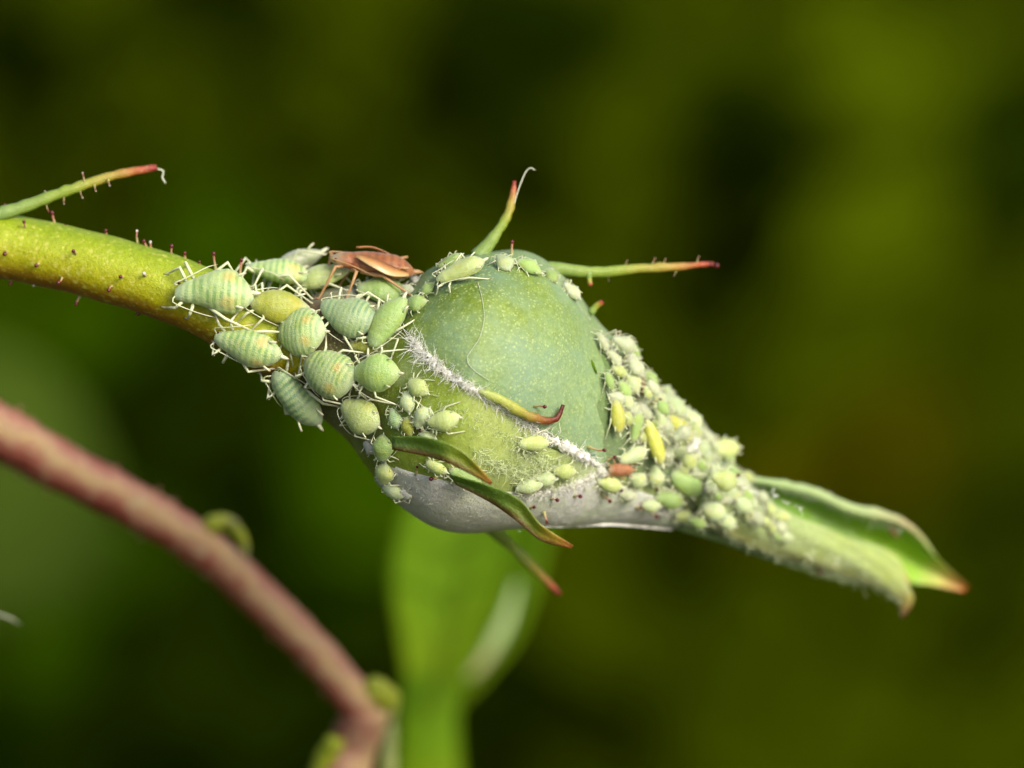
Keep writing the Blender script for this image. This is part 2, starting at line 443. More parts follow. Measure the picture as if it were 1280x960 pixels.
# stem
def stem_mesh():
    c = cr([(-1300, 60, -10), (-700, 185, -5), (-300, 258, -2), (-60, 296, -0.6), (40, 314, -0.2), (130, 335, 0.3), (230, 367, 0.8), (330, 415, 0.8), (420, 465, 0.3), (480, 490, 0)], 170)
    r = np.interp(np.linspace(0, 1, 170), [0, .68, .75, .87, .91, 1], [48, 42, 41, 42, 48, 40]) / K
    mb = MB(); n = 28
    r = r * (1 + 0.012 * np.sin(np.arange(170) * .9))
    mb.tube([P(*q) for q in c], list(r), n)
    return mb
stem_mb = stem_mesh()
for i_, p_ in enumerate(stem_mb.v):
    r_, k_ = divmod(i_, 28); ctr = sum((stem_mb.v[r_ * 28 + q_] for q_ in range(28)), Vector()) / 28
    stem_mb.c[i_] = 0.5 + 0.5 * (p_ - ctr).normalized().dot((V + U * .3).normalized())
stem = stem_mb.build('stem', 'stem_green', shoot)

# bud body in (s, t) pixel coordinates about a tilted axis
AL = math.radians(17)
OX, OY = 430, 470
AX = np.array([math.cos(AL), math.sin(AL)]); NX = np.array([math.sin(AL), -math.cos(AL)])
def st(px, py):
    d = np.array([px - OX, py - OY]); return float(d @ AX), float(d @ NX)
TOP = [(350, 398), (395, 368), (440, 358), (500, 368), (535, 343), (585, 322), (635, 321), (685, 340), (722, 371), (752, 418), (792, 458), (840, 512), (882, 552), (930, 598), (975, 640), (1005, 660)]
BOT = [(310, 440), (350, 478), (395, 515), (432, 548), (458, 585), (490, 622), (540, 652), (600, 661), (680, 655), (760, 652), (840, 657), (900, 670), (960, 692), (990, 702)]
def prof(poly):
    q = np.array([st(*p) for p in cr(poly, 160)])
    o = np.argsort(q[:, 0]); return q[o, 0], q[o, 1]
ts_, tt_ = prof(TOP); bs_, bt_ = prof(BOT)
S0, S1 = -75.0, 590.0
def body(s, phi, off=0.0):
    top = float(np.interp(s, ts_, tt_)); bot = float(np.interp(s, bs_, bt_))
    tc, h = (top + bot) / 2, max((top - bot) / 2, 4)
    h2 = h + off * K
    wc = float(np.interp(s, [-80, 0, 150, 300, 450, 600], [0.3, 0.0, 0.0, -1.3, -3.8, -6.2]))
    t = tc + h2 * math.sin(phi)
    w = wc + (h2 * 0.92) / K * math.cos(phi)
    q = np.array([OX, OY]) + s * AX + t * NX
    return P(q[0], q[1], w)
def phi_of(px, py):
    s, t = st(px, py)
    top = float(np.interp(s, ts_, tt_)); bot = float(np.interp(s, bs_, bt_))
    return s, math.asin(max(-1, min(1, (t - (top + bot) / 2) / max((top - bot) / 2, 4))))
def body_mesh():
    mb = MB(); ns, nf = 90, 56; rows = []
    for i in range(ns):
        s = S0 + (S1 - S0) * i / (ns - 1)
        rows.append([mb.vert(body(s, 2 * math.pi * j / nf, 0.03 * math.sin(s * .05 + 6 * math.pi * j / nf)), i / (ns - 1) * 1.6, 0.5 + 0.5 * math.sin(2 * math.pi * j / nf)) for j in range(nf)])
    for a, b in zip(rows, rows[1:]):
        for j in range(nf): mb.face((a[j], b[j], b[(j + 1) % nf], a[(j + 1) % nf]))
    mb.face(tuple(rows[0])); mb.face(tuple(reversed(rows[-1])))
    return mb
body_mb = body_mesh()
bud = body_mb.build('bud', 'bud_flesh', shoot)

CAR_V, CAR_F = [], []
def carry(mb):
    o = len(CAR_V); CAR_V.extend(mb.v); CAR_F.extend([tuple(i + o for i in f) for f in mb.f])
carry(stem_mb); carry(body_mb)

def phi_line(pts):
    q = np.array([phi_of(*p) for p in cr(pts, 60)]); o = np.argsort(q[:, 0])
    return q[o, 0], q[o, 1]
def sepal(name, mat, s0, s1, lo, hi, off=0.12, bulge=0.2, thick=0.16, ni=56, nj=36, wave=0.03, seed=0, along=None):
    """patch of the bud surface. lo/hi: phi(s) functions; s0/s1: functions of f"""
    F, B, T, C = [], [], [], []
    for i in range(ni):
        g = i / (ni - 1)
        rf, rb, rt, rc = [], [], [], []
        for j in range(nj):
            f = j / (nj - 1)
            s = s0(f) + (s1(f) - s0(f)) * g
            ph = lo(s) * (1 - f) + hi(s) * f
            e = min(1, 9 * f, 9 * (1 - f), 9 * g + .1, 9 * (1 - g))
            o = off + bulge * math.sin(math.pi * f) ** .7 * math.sin(math.pi * min(max(g, 0), 1)) ** .7 + wave * math.sin(s * .045 + 5 * f + seed) * (1 + .6 * math.sin(9 * f + seed))
            o_edge = (1 - e) * thick * 0.35
            rf.append(body(s, ph, o - o_edge)); rb.append(body(s, ph, o - thick))
            rt.append(along(g, f) if along else g); rc.append(f)
        F.append(rf); B.append(rb); T.append(rt); C.append(rc)
    mb = MB(); mb.sheet(F, B, T, C)
    carry(mb)
    return mb.build(name, mat, shoot), mb
const = lambda v: (lambda *_: v)
def phif(pts, dphi=0.0):
    a, b = phi_line(pts); return lambda s: float(np.interp(s, a, b)) + dphi
FUZZ1 = [(498, 392), (512, 422), (545, 452), (590, 487), (640, 517), (690, 546), (740, 578), (775, 592)]
s_a = st(505, 395)[0]
# neck sepal (blue-green, under the crowd of aphids)
neck, neck_mb = sepal('sepal', 'neck_green', lambda f: 270, lambda f: 560 - 30 * f, phif([(690, 560), (740, 585), (800, 600), (880, 625), (980, 675)]), const(2.4), off=0.05, bulge=0.12, seed=2)
# shoulder sepal: the pale rim along the top of the bud
rim, rim_mb = sepal('sepal', 'sepal_glaucous', lambda f: 40 + 30 * f, lambda f: 345, lambda s_: 1.02 + .05 * math.sin(s_ * .06), const(2.5), off=0.12, bulge=0.10, seed=4, wave=0.07)
# big upper sepal
up_s, up_mb = sepal('sepal', 'sepal_green', lambda f: s_a - 8 + 30 * f, lambda f: 338 - 55 * max(0, f - .1) + 5 * math.sin(11 * f) + 3 * math.sin(29 * f), phif(FUZZ1), const(1.22), off=0.16, bulge=0.22, thick=0.2, ni=80, nj=60, seed=1,
                    along=lambda g, f: min(1, max(0, 0.12 + 1.05 * g - 0.28 * f + 0.12 * math.sin(7 * f) + 0.25 * (1 - f) * (1 - g))))
# lower sepal (lilac grey)
LOW = [(468, 560), (500, 585), (560, 602), (620, 614), (690, 614), (740, 600), (800, 614), (880, 645)]
low_s, low_mb = sepal('sepal', 'sepal_lilac', lambda f: st(470, 575)[0] + 5, lambda f: 470, const(-2.6), phif(LOW), off=0.08, bulge=0.06, seed=3, along=lambda g, f: min(1, g * .9 + 0.25 * f))

# leafy tips of the sepals
tip_b, tbm = strip('sepal', 'tip_green', shoot, [(915, 592), (960, 600), (1010, 612), (1062, 634), (1108, 645), (1140, 660), (1172, 697), (1212, 734)],
                   [(905, 622), (945, 634), (995, 656), (1045, 684), (1094, 714), (1130, 728), (1165, 732), (1205, 740)], [(0, -5.2), (.5, -7.8), (1, -10.0)], bulge=0.0, thick=0.3, ni=40, nj=13, fold=0.9, tilt=0.25, curl=lambda t, f: 0.5 * max(0, f - .75) * 3)
tip_a, tam = strip('sepal', 'tip_pale', shoot, [(890, 580), (930, 605), (985, 640), (1040, 663), (1090, 690), (1125, 718), (1142, 748), (1130, 771)],
                   [(868, 650), (915, 672), (960, 693), (1010, 706), (1060, 722), (1100, 738), (1120, 752), (1126, 772)], [(0, -2.6), (.4, -5.0), (1, -8.6)], bulge=0.5, thick=0.8, curl=lambda t, f: .08 * math.sin(26 * t + 3 * f) + .06 * math.sin(14 * f + 11 * t), ni=40, nj=15)
tip_c, tcm = strip('sepal', 'tip_pale', shoot, [(1040, 668), (1080, 676), (1120, 694), (1138, 728)], [(1040, 690), (1075, 705), (1110, 725), (1134, 740)], [(0, -7.4), (1, -8.5)], bulge=0.4, thick=0.3, ni=16, nj=7)
under, um = strip('sepal', 'neck_green', shoot, [(850, 645), (910, 668), (970, 694), (1050, 718), (1085, 732)], [(850, 664), (905, 680), (960, 700), (1040, 724), (1085, 734)], [(0, -3.4), (1, -7.6)], bulge=0.5, thick=0.4)
carry(tam); carry(tbm); carry(um)

prong('rolled_edge', 'tip_pale2', tip_b, [(925, 596, -4.9), (1010, 613, -6.4), (1062, 635, -7.0), (1110, 646, -7.6), (1142, 663, -8.3), (1170, 696, -9)], [3, 6, 7, 7, 5, 2])
# lobes and prongs
hook = None
_hook = lambda: prong('sepal_lobe', 'lobe_hook', up_s, [(x_, y_, on(x_, y_)[0].dot(W) + l_) for x_, y_, l_ in ((598, 488, .05), (625, 500, .12), (655, 517, .2), (680, 526, .25), (697, 522, .3), (704, 506, .35))], [3, 6.5, 6.5, 6, 5.5, 4, 2.6], flat=0.8)
top_p = prong('sepal_lobe', 'lobe_green', rim, [(598, 322, 0.6), (612, 303, 0.6), (628, 281, 0.5), (639, 256, 0.4), (643, 226, 0.3)], [13, 8, 7, 6, 5.5, 4.5, 2.5])
right_p = prong('sepal_lobe', 'lobe_green', rim, [(650, 336, -.3), (695, 336, -.1), (740, 340, -0.3), (800, 336, -.8), (850, 333, -1.2), (892, 330, -1.6)], [9, 9, 7.5, 6.5, 6, 5.5, 4.5, 3])
prong('sepal_lobe', 'lobe_green', rim, [(735, 341, -.2), (737, 349, -.2), (738, 357, -.1)], [4, 3.2, 2.6], n=8)
prong('sepal_lobe', 'lobe_green', rim, [(738, 392, -.3), (745, 383, -.3), (753, 377, -.2)], [5, 4, 3], n=8)
back_p = prong('sepal_lobe', 'lobe_green', low_s, [(600, 650, -2.5), (632, 676, -5.0), (662, 705, -5.6), (700, 743, -6.0)], [9, 8, 7, 6.5, 5.5, 3])
def lobe(upper, lower, w, mat='lobe_dark', **kw):
    return strip('sepal_lobe', mat, low_s, upper, lower, w, **kw)[0]
lobe([(490, 545), (530, 546), (565, 556), (590, 574), (616, 603)], [(490, 562), (530, 570), (562, 580), (590, 594), (613, 606)], [(0, 3.9), (.5, 5.0), (1, 5.0)], bulge=0.1, thick=0.14, fold=0.35, tilt=0.55, curl=lambda t, f: .12 * math.sin(13 * t + 4 * f))
lobe([(560, 592), (610, 606), (650, 624), (676, 655), (717, 682)], [(570, 606), (612, 628), (645, 651), (676, 676), (714, 686)], [(0, 3.4), (.5, 4.2), (1, 4.4)], bulge=0.1, thick=0.14, fold=0.35, tilt=0.55, curl=lambda t, f: .12 * math.sin(11 * t + 4 * f + 2))
# pale thin margin of the lower sepal
mg = [body(s_, -1.40 + .03 * math.sin(s_ * .07), 0.15) for s_ in np.linspace(st(672, 655)[0], st(842, 656)[0], 40)]
mb = MB(); mb.tube(mg, list(0.03 + 0.015 * np.abs(rng.normal(size=40))), 6); mb.build('margin', 'fuzz', low_s)
# bract on the stem
bract = prong('bract', 'lobe_green', stem, [(-20, 272, 0.4), (30, 258, .3), (85, 238, .2), (140, 220, 0), (196, 209, -.2)], [9, 8, 7.5, 7, 6.5, 6, 4])

# ------------------------------------------------------------------ surface lookup
BVH = BVHTree.FromPolygons([tuple(v) for v in CAR_V], CAR_F)
def on(px, py, w_guess=0.0):
    """surface point and outward normal under a pixel; nearest surface where the pixel misses"""
    o, d = ray(px, py)
    h, n, _, _ = BVH.ray_cast(o, d)
    if h is None:
        q = P(px, py, w_guess)
        h, n, _, _ = BVH.find_nearest(q)
        h = h.lerp(q, 0.4)
        if n.dot(q - h) < 0: n = -n
    elif n.dot(d) > 0: n = -n
    return h, n

hook = _hook()
h_, n_ = on(741, 456); mb = MB(); mb.tube([h_ + (-U * .14 + V * .3) * t_ + n_ * .012 * (1 - t_ * t_) for t_ in (-1, -.6, 0, .6, 1)], [.01, .05, .07, .05, .01], 8, flat=.4, up=n_); mb.build('scar', 'leaf_back', up_s)
# ------------------------------------------------------------------ hairs and gland-tipped bristles
def hair_mesh(items, r0=0.009):
    """items: (base, dir, length) -> one mesh of thin curved hairs"""
    mb = MB()
    for b, d, L in items:
        side = Vector(rng.normal(size=3)).normalized() * L * 0.8
        s2 = Vector(rng.normal(size=3)).normalized() * L * .35
        p0, p1, p2, p3 = b - d * 0.02, b + d * L * .35 + side * .25 + s2 * .5, b + d * L * .6 + side * .6 - s2 * .3, b + d * L * .7 + side * rng.uniform(.9, 1.5)
        mb.tube([p0, p1, p2, p3], [r0, r0 * .9, r0 * .7, r0 * .25], 3, cap=False)
    return mb
def fuzz_line(pts, n, spread, L, r0=0.010, lean=None):
    c = cr(pts, 200); it = []
    for i in range(n):
        q = c[rng.integers(0, 200)]
        sp = spread * rng.normal()
        px, py = q[0] + sp * 0.6 + rng.normal(0, 1), q[1] + sp * 0.8 + rng.normal(0, 1)
        h, nm = on(px, py)
        d = (nm * rng.uniform(.25, 1) + U * rng.normal(0, .75) + V * rng.normal(0, .75) + (lean or Vector())).normalized()
        it.append((h, d, L * rng.uniform(.5, 1.25)))
    return it
def fuzz(parent, items, mat='fuzz', r0=0.010):
    o = hair_mesh(items, r0).build('fuzz', mat, parent, smooth=True); o['kind'] = 'stuff'
dense = fuzz_line([(516, 424), (530, 442), (552, 460), (580, 480), (602, 492)], 420, 5.6, 0.30)
fuzz(up_s, dense + fuzz_line([(514, 420), (535, 446), (560, 466)], 120, 9, 0.5), 'fuzz', .0095)
fuzz(up_s, fuzz_line([(602, 492), (640, 520), (680, 546)], 170, 5, 0.3) + fuzz_line([(655, 530), (705, 556), (752, 584)], 420, 6.5, 0.28), 'fuzz', .0095)
def wool(parent, pts, r0, r1):
    n_w = 90; c = cr(pts, n_w); mb = MB()
    env = np.sin(np.pi * np.clip(np.linspace(0.02, .98, n_w), 0, 1)) ** .45
    rr = np.interp(np.linspace(0, 1, n_w), [0, 1], [r0, r1]) / K * env * (1 + .35 * rng.normal(size=n_w)).clip(.35, 1.9)
    pth = []
    for q in c:
        h, n = on(q[0] + rng.normal(0, .8), q[1] + rng.normal(0, .8)); pth.append(h - n * .02)
    mb.tube(pth, list(rr), 7); mb.build('woolly_margin', 'wool', parent)
wool(up_s, [(516, 424), (530, 442), (552, 460), (580, 480), (604, 494)], 5.5, 4)
wool(up_s, [(668, 538), (690, 549), (720, 566), (750, 583)], 4.5, 6)
wool(low_s, [(652, 617), (690, 613), (725, 602), (745, 592)], 2.5, 3.5)
fuzz(low_s, fuzz_line([(650, 618), (690, 613), (725, 602), (745, 592)], 520, 2.4, 0.2), 'fuzz', .0085)
fuzz(bud, fuzz_line([(640, 560), (680, 580), (720, 595)], 260, 13, 0.34, lean=U * .5) + fuzz_line([(600, 575), (650, 590), (690, 600)], 260, 10, 0.36, lean=U * .8 - V * .2), 'fuzz_green')
fuzz(bud, fuzz_line([(540, 500), (580, 520), (620, 540), (660, 570)], 150, 20, 0.2), 'fuzz_green', 0.007)
fuzz(neck, fuzz_line([(760, 430), (800, 480), (850, 540), (900, 590), (960, 640)], 420, 20, 0.22), 'fuzz', 0.008)
fuzz(low_s, fuzz_line([(500, 600), (560, 635), (640, 640), (760, 635)], 90, 14, 0.10), 'fuzz', .005)
fuzz(tip_a, fuzz_line([(900, 620), (980, 665), (1050, 695), (1120, 740)], 700, 17, 0.14), 'fuzz_green', .009)
fuzz(tip_a, fuzz_line([(880, 655), (960, 693), (1060, 722), (1118, 750)], 240, 3, 0.26), 'fuzz_green', .009)
fuzz(tip_b, fuzz_line([(930, 598), (1010, 614), (1062, 637), (1130, 658)], 260, 4, 0.22), 'fuzz', .010)

def bristle(parent, base, tip, head=0.075, pale=False, r=0.042):
    d = tip - base; mb = MB(); head *= rng.uniform(.65, 1.0) * (.65 if pale else 1); r *= rng.uniform(.8, 1.15); dn = d.normalized()
    d = d * rng.uniform(.75, 1.1); tip = base + d
    bend = Vector(rng.normal(size=3)) * d.length * .08
    mb.tube([base - d * .2, base + d * .25 + bend * .6, base + d * .6 + bend, tip], [r * 1.7, r * 1.05, r * .8, r * .8], 7, m=0)
    mb.tube([tip - dn * head * .9, tip - dn * head * .4, tip + dn * head * .2, tip + dn * head * .75, tip + dn * head * 1.0], [r * .7, head * .8, head * .9, head * .6, head * .15], 7, m=1)
    mb.build('gland_hair', ['gland_stalk', 'gland_pale' if pale else 'gland_red'], parent)
# on the stem: (base px), (tip px) at the outline
for (bx, by), (tx, ty), pale in [((8, 268), (6, 257), 0), ((70, 282), (65, 266), 0), ((82, 284), (81, 282), 0), ((133, 299), (132, 287), 0), ((172, 304), (171, 288), 1), ((190, 312), (188, 303), 1),
                                 ((216, 320), (214, 304), 0), ((232, 326), (231, 317), 0), ((270, 338), (267, 317), 0), ((250, 333), (249, 326), 0), ((300, 345), (302, 325), 0), ((184, 310), (180, 302), 0),
                                 ((100, 370), (94, 382), 0), ((180, 383), (171, 394), 0), ((43, 352), (42, 357), 1), ((14, 350), (13, 355), 0), ((235, 402), (238, 416), 0), ((262, 412), (258, 424), 0)]:
    w = float(np.interp(bx, [0, 130, 230, 330], [-.4, .3, .8, .8]))
    bristle(stem, P(bx, by, w), P(tx, ty, w + .15), pale=bool(pale), head=0.085)
for px, py in [(31, 284), (95, 317), (77, 347), (140, 358), (153, 346), (8, 315), (48, 330)]:
    h, n = on(px, py); bristle(stem, h, h + n * .28, head=0.085)
h, n = on(182, 344); bristle(stem, h, h + n * .25, head=0.11, pale=True)
# on the bud
for par, bx, by, tx, ty in [(up_s, 668, 508, 676, 506), (neck, 735, 558, 748, 560), (neck, 759, 575, 766, 567), (low_s, 690, 624, 694, 620), (low_s, 718, 620, 722, 616), (low_s, 752, 618, 758, 622),
                            (low_s, 770, 615, 774, 609), (low_s, 680, 640, 682, 648), (low_s, 664, 634, 665, 628), (low_s, 796, 634, 798, 630), (low_s, 520, 592, 523, 589), (low_s, 545, 597, 542, 594),
                            (low_s, 815, 642, 817, 640), (low_s, 845, 648, 843, 642), (rim, 640, 318, 639, 310), (neck, 764, 428, 767, 421), (neck, 793, 440, 795, 433), (neck, 866, 538, 862, 532), (neck, 940, 592, 952, 584),
                            (neck, 792, 580, 794, 576), (neck, 820, 612, 818, 608), (tip_a, 1020, 712, 1022, 718), (tip_b, 1112, 656, 1116, 659), (tip_b, 1118, 662, 1121, 664), (low_s, 526, 540, 529, 537), (neck, 838, 500, 842, 496)]:
    h, n = on(bx, by)
    tip = h + n * .2 + (U * (tx - bx) - V * (ty - by)) / K
    bristle(par, h, tip, head=0.08)
mb = MB(); mb.ball(P(896, 332, -1.6), 0.09, 0, 8, 5); mb.ball(P(888, 331, -1.55), 0.075, 0, 8, 5); mb.build('gland_hair', 'gland_red', right_p)
for x, y, dx, dy in [(815, 330, 4, -7), (830, 330, 2, -6), (845, 340, -3, 6), (760, 345, 1, 6), (782, 331, 2, -5), (872, 327, 2, -6)]:
    bristle(right_p, P(x, y, -1), P(x + dx, y + dy, -1), head=.03, pale=True, r=.015)
for x, y, dx, dy in [(105, 226, -2, -10), (100, 238, 3, 9), (118, 232, 2, 8), (80, 246, 0, 9), (135, 225, 2, 7), (60, 243, -4, -4), (58, 255, 3, 10)]:
    bristle(bract, P(x, y, .2), P(x + dx, y + dy, .2), head=.05, pale=(y < 250), r=.02)

# loose white threads
def thread(label, pts, r=0.016):
    c = cr(pts, 40); mb = MB(); base = P(*c[0])
    o = thing('thread', label, 'thread', base)
    mb.tube([P(*q) for q in c], [r] * 39 + [r * .4], 5); mb.build('strand', 'silk', o)
def lay(pts, lift=0.05):
    out = []
    for x, y in cr([(*p,) for p in pts], 14):
        h, n = on(x, y); q = h + n * lift
        out.append((x, y, q.dot(W)))
    return out
thread('fine white thread lying curved across the smooth upper sepal of the rosebud', lay([(597, 352), (603, 375), (605, 400), (598, 425), (584, 447), (592, 462), (612, 476)]), 0.009)
thread('fine white hair curling up beside the red tip of the upright sepal prong', [(641, 262, .4), (647, 240, .4), (656, 217, .3), (663, 210, .3), (669, 213, .3)], 0.02)
thread('short pale thread dangling beside the red tip of the bract on the stem', [(197, 211, -.3), (204, 214, -.4), (203, 222, -.4), (207, 229, -.4)], 0.03)

thread('tiny white silk wisp hanging below the reddish brown twig', [(-200, 450, -10.5), (-130, 620, -10), (-60, 725, -9.5), (-14, 762, -9), (2, 769, -9), (12, 772, -9), (26, 781, -9.5)], 0.025)

# ------------------------------------------------------------------ red twig and leaves behind
twig = thing('rose_twig', 'reddish brown blurred rose twig slanting behind the rosebud', 'twig', P(445, 960, -16.0))
c = cr([(-1000, 120, -5.0), (-500, 285, -8.5), (-60, 508, -12.0), (60, 575, -13.0), (160, 628, -14.0), (250, 683, -15.0), (330, 752, -16.0), (400, 822, -16.5), (455, 888, -17.0)], 140)
r = np.interp(np.linspace(0, 1, 140), [0, .62, .8, .95, 1], [38, 34, 28, 25, 25]) / K * (1 + .02 * rng.normal(size=140)) * 1.09
c_tw, r_tw = c, r
mb = MB(); mb.tube([P(*q) for q in c], list(r), 20)
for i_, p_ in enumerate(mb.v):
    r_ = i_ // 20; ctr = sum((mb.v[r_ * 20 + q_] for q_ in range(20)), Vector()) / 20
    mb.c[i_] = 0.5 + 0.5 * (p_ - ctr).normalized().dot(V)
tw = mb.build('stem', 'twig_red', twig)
c = cr([(458, 880, -17.0), (452, 905, -17.5), (440, 935, -18.0), (428, 985, -18.0)], 20)
mb = MB(); mb.tube([P(*q) for q in c], list(np.interp(np.linspace(0, 1, 20), [0, .3, 1], [30, 31, 33]) / K * 1.1), 18); mb.build('stem', 'twig_red', twig)
for q in ([(248, 672, -15.0), (266, 656, -14.6), (282, 650, -14.6), (298, 656, -14.8)], [(280, 656, -14.9), (298, 664, -14.9), (305, 678, -15.0), (308, 696, -15.0)]):
    prong('bud_scale', 'twig_scale', twig, q, [13, 13, 9, 4] if q[0][0] < 270 else [6, 7, 6, 3], n=14)
prong('bud_scale', 'twig_scale', twig, [(440, 868, -17.0), (468, 862, -16.6), (486, 878, -17.0), (488, 905, -17.5)], [8, 18, 18, 8], n=16)
prong('stipule', 'tip_pale', twig, [(487, 905, -18.0), (486, 935, -18.5), (484, 990, -19.0)], [10, 13, 14], n=12)
prong('stipule', 'twig_scale', twig, [(420, 925, -17.0), (410, 945, -17.5), (400, 985, -18.0)], [14, 18, 18], n=12)

for t_ in rng.uniform(.6, .98, 18):
    k_ = int(t_ * 139); q = c_tw[k_]; sg = rng.choice([-1, 1]); nrm_ = V * .85 * sg + U * .5 * sg
    bristle(tw, P(*q) + nrm_ * r_tw[k_] * .95, P(*q) + nrm_ * (r_tw[k_] + rng.uniform(.12, .25)), head=.06)

leaf = thing('rose_leaf', 'bright green blurred leaf with a curled pale edge hanging behind the rosebud', 'leaf', P(540, 970, -45))
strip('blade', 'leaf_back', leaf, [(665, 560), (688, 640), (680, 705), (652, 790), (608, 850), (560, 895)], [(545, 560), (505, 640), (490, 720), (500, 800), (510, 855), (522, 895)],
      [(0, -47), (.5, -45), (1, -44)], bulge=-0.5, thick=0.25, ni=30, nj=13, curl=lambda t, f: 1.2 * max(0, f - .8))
c = cr([(646, 730, -42.3), (632, 775, -42), (608, 820, -42), (585, 848, -42.2)], 20)
mb = MB(); mb.tube([P(*q) for q in c], list(np.interp(np.linspace(0, 1, 20), [0, .5, 1], [4, 11, 5]) / K), 8, flat=.6); mb.build('rolled_edge', 'tip_pale2', leaf)
strip('stalk', 'leaf_back', leaf, [(580, 845), (572, 900), (580, 1010)], [(503, 845), (497, 920), (488, 1010)], [(0, -44.5), (1, -43)], bulge=.3, thick=.5, ni=14, nj=9)
prong('vein', 'leaf_back', leaf, [(600, 600, -46.5), (588, 700, -46), (566, 800, -44.5), (540, 890, -43.3)], [2, 3, 4, 5])
for x0, y0, x1, y1 in ((573, 690, 640, 650), (570, 740, 648, 715), (565, 790, 630, 770), (573, 700, 510, 660), (568, 755, 500, 725), (560, 805, 512, 785)):
    prong('vein', 'leaf_back', leaf, [(x0, y0, -45.6), ((x0 + x1) / 2, (y0 + y1) / 2 - 3, -45.6), (x1, y1, -44.8)], [3, 2.5, 1.5], n=8, sides=5)
lf2 = thing('rose_leaf', 'dull green blurred leaf behind the upper part of the red twig', 'leaf', P(-200, 760, -175))
strip('blade', 'leaf_dim', lf2, [(-220, 400), (-20, 430), (80, 490), (130, 580), (150, 680)], [(-220, 760), (-60, 780), (40, 770), (110, 735), (148, 690)], [(0, -200), (1, -190)], bulge=0.25, thick=0.3, ni=26, nj=11)

# ------------------------------------------------------------------ aphids
AMESH = {}
def body_profile(kind):
    if kind == 'slim':
        xs = [-.5, -.48, -.43, -.36, -.25, -.1, .05, .2, .32, .42, .48, .5]
        rs = [.03, .10, .15, .18, .22, .26, .28, .27, .22, .14, .07, .02]
    elif kind == 'round':
        xs = [-.5, -.48, -.44, -.38, -.28, -.12, .05, .2, .32, .42, .48, .5]
        rs = [.04, .14, .20, .26, .34, .42, .45, .42, .34, .21, .09, .03]
    else:
        xs = [-.5, -.48, -.43, -.36, -.25, -.1, .05, .17, .3, .4, .47, .5]
        rs = [.05, .115, .15, .175, .24, .315, .342, .325, .25, .165, .08, .025]
    return xs, rs
def aphid_body(kind, mat, seed=0):
    key = (kind, mat, seed)
    vr = np.random.default_rng(seed * 13 + len(mat))
    shf = vr.normal(0, .22); bend, lump, ph1, ph2, sk = vr.normal(0, .10), vr.uniform(.01, .035), *vr.uniform(0, 6, 2), vr.normal(0, .05)
    if key in AMESH: return AMESH[key]
    xs, rs = body_profile(kind)
    mb = MB(); nx, nf = 44, 22; rows = []
    X = np.r_[np.linspace(-.5, -.42, 6), np.linspace(-.40, .40, 34), np.linspace(.42, .5, 5)]
    q = np.interp(X, xs, rs); q = np.convolve(np.pad(q, 2, mode='edge'), [.1, .2, .4, .2, .1], 'valid')
    for i, x in enumerate(X):
        rr = float(np.interp(x + shf * (.25 - x * x), X, q))
        seg = (0.006 if kind == 'slim' else 0.010) * math.cos(2 * math.pi * 11 * x + 1.6) if -.2 < x < .42 else (0.03 * math.cos(2 * math.pi * 6 * x) if x < -.2 else 0)
        rr *= 1 + seg + lump * math.sin(5 * x + ph1)
        zc = -.03 * (x + .2) ** 2 + .01
        row = []
        for k in range(nf):
            a = 2 * math.pi * k / nf
            cy, sz = math.cos(a), math.sin(a)
            z = sz * rr * (0.86 if sz > 0 else 0.55)
            rim_ = 1 + 0.03 * math.exp(-((sz - .1) / .16) ** 2)     # lateral ridge
            lp = 1 + lump * math.sin(2 * a + ph2 + 7 * x) + .5 * lump * math.sin(3 * a + 17 * x + ph1)
            row.append(mb.vert((x, cy * rr * rim_ * lp + bend * (x * x - .06) + sk * x * sz * rr, zc + z * lp), i / len(X)))
        rows.append(row)
    for a, b in zip(rows, rows[1:]):
        for k in range(nf): mb.face((a[k], a[(k + 1) % nf], b[(k + 1) % nf], b[k]))
    mb.face(tuple(reversed(rows[0]))); mb.face(tuple(rows[-1]))
    AMESH[key] = mb.mesh('aphid_body', mat, scale=1.0)
    return AMESH[key]
def limb(path, rad, name='leg', mat='aphid_limb', sides=6):
    mb = MB(); mb.tube(path, rad, sides, up=Vector((0, 0, 1)))
    return mb.mesh(name, mat, scale=1.0)
def shared(name, mat):
    key = (name, mat)
    if key not in AMESH:
        mb = MB()
        if name == 'cauda':
            mb.tube([(.455, 0, .0), (.5, 0, .012), (.55, 0, .02), (.605, 0, .02)], [.045, .034, .026, .006], 7)
        elif name == 'eye':
            mb.ball((0, 0, 0), .022, 0, 7, 5)
        elif name == 'cornicle':
            mb.tube([(0, 0, 0), (.07, .02, .035), (.155, .045, .055)], [.021, .016, .015], 7)
        AMESH[key] = mb.mesh(name, mat, scale=1.0)
    return AMESH[key]
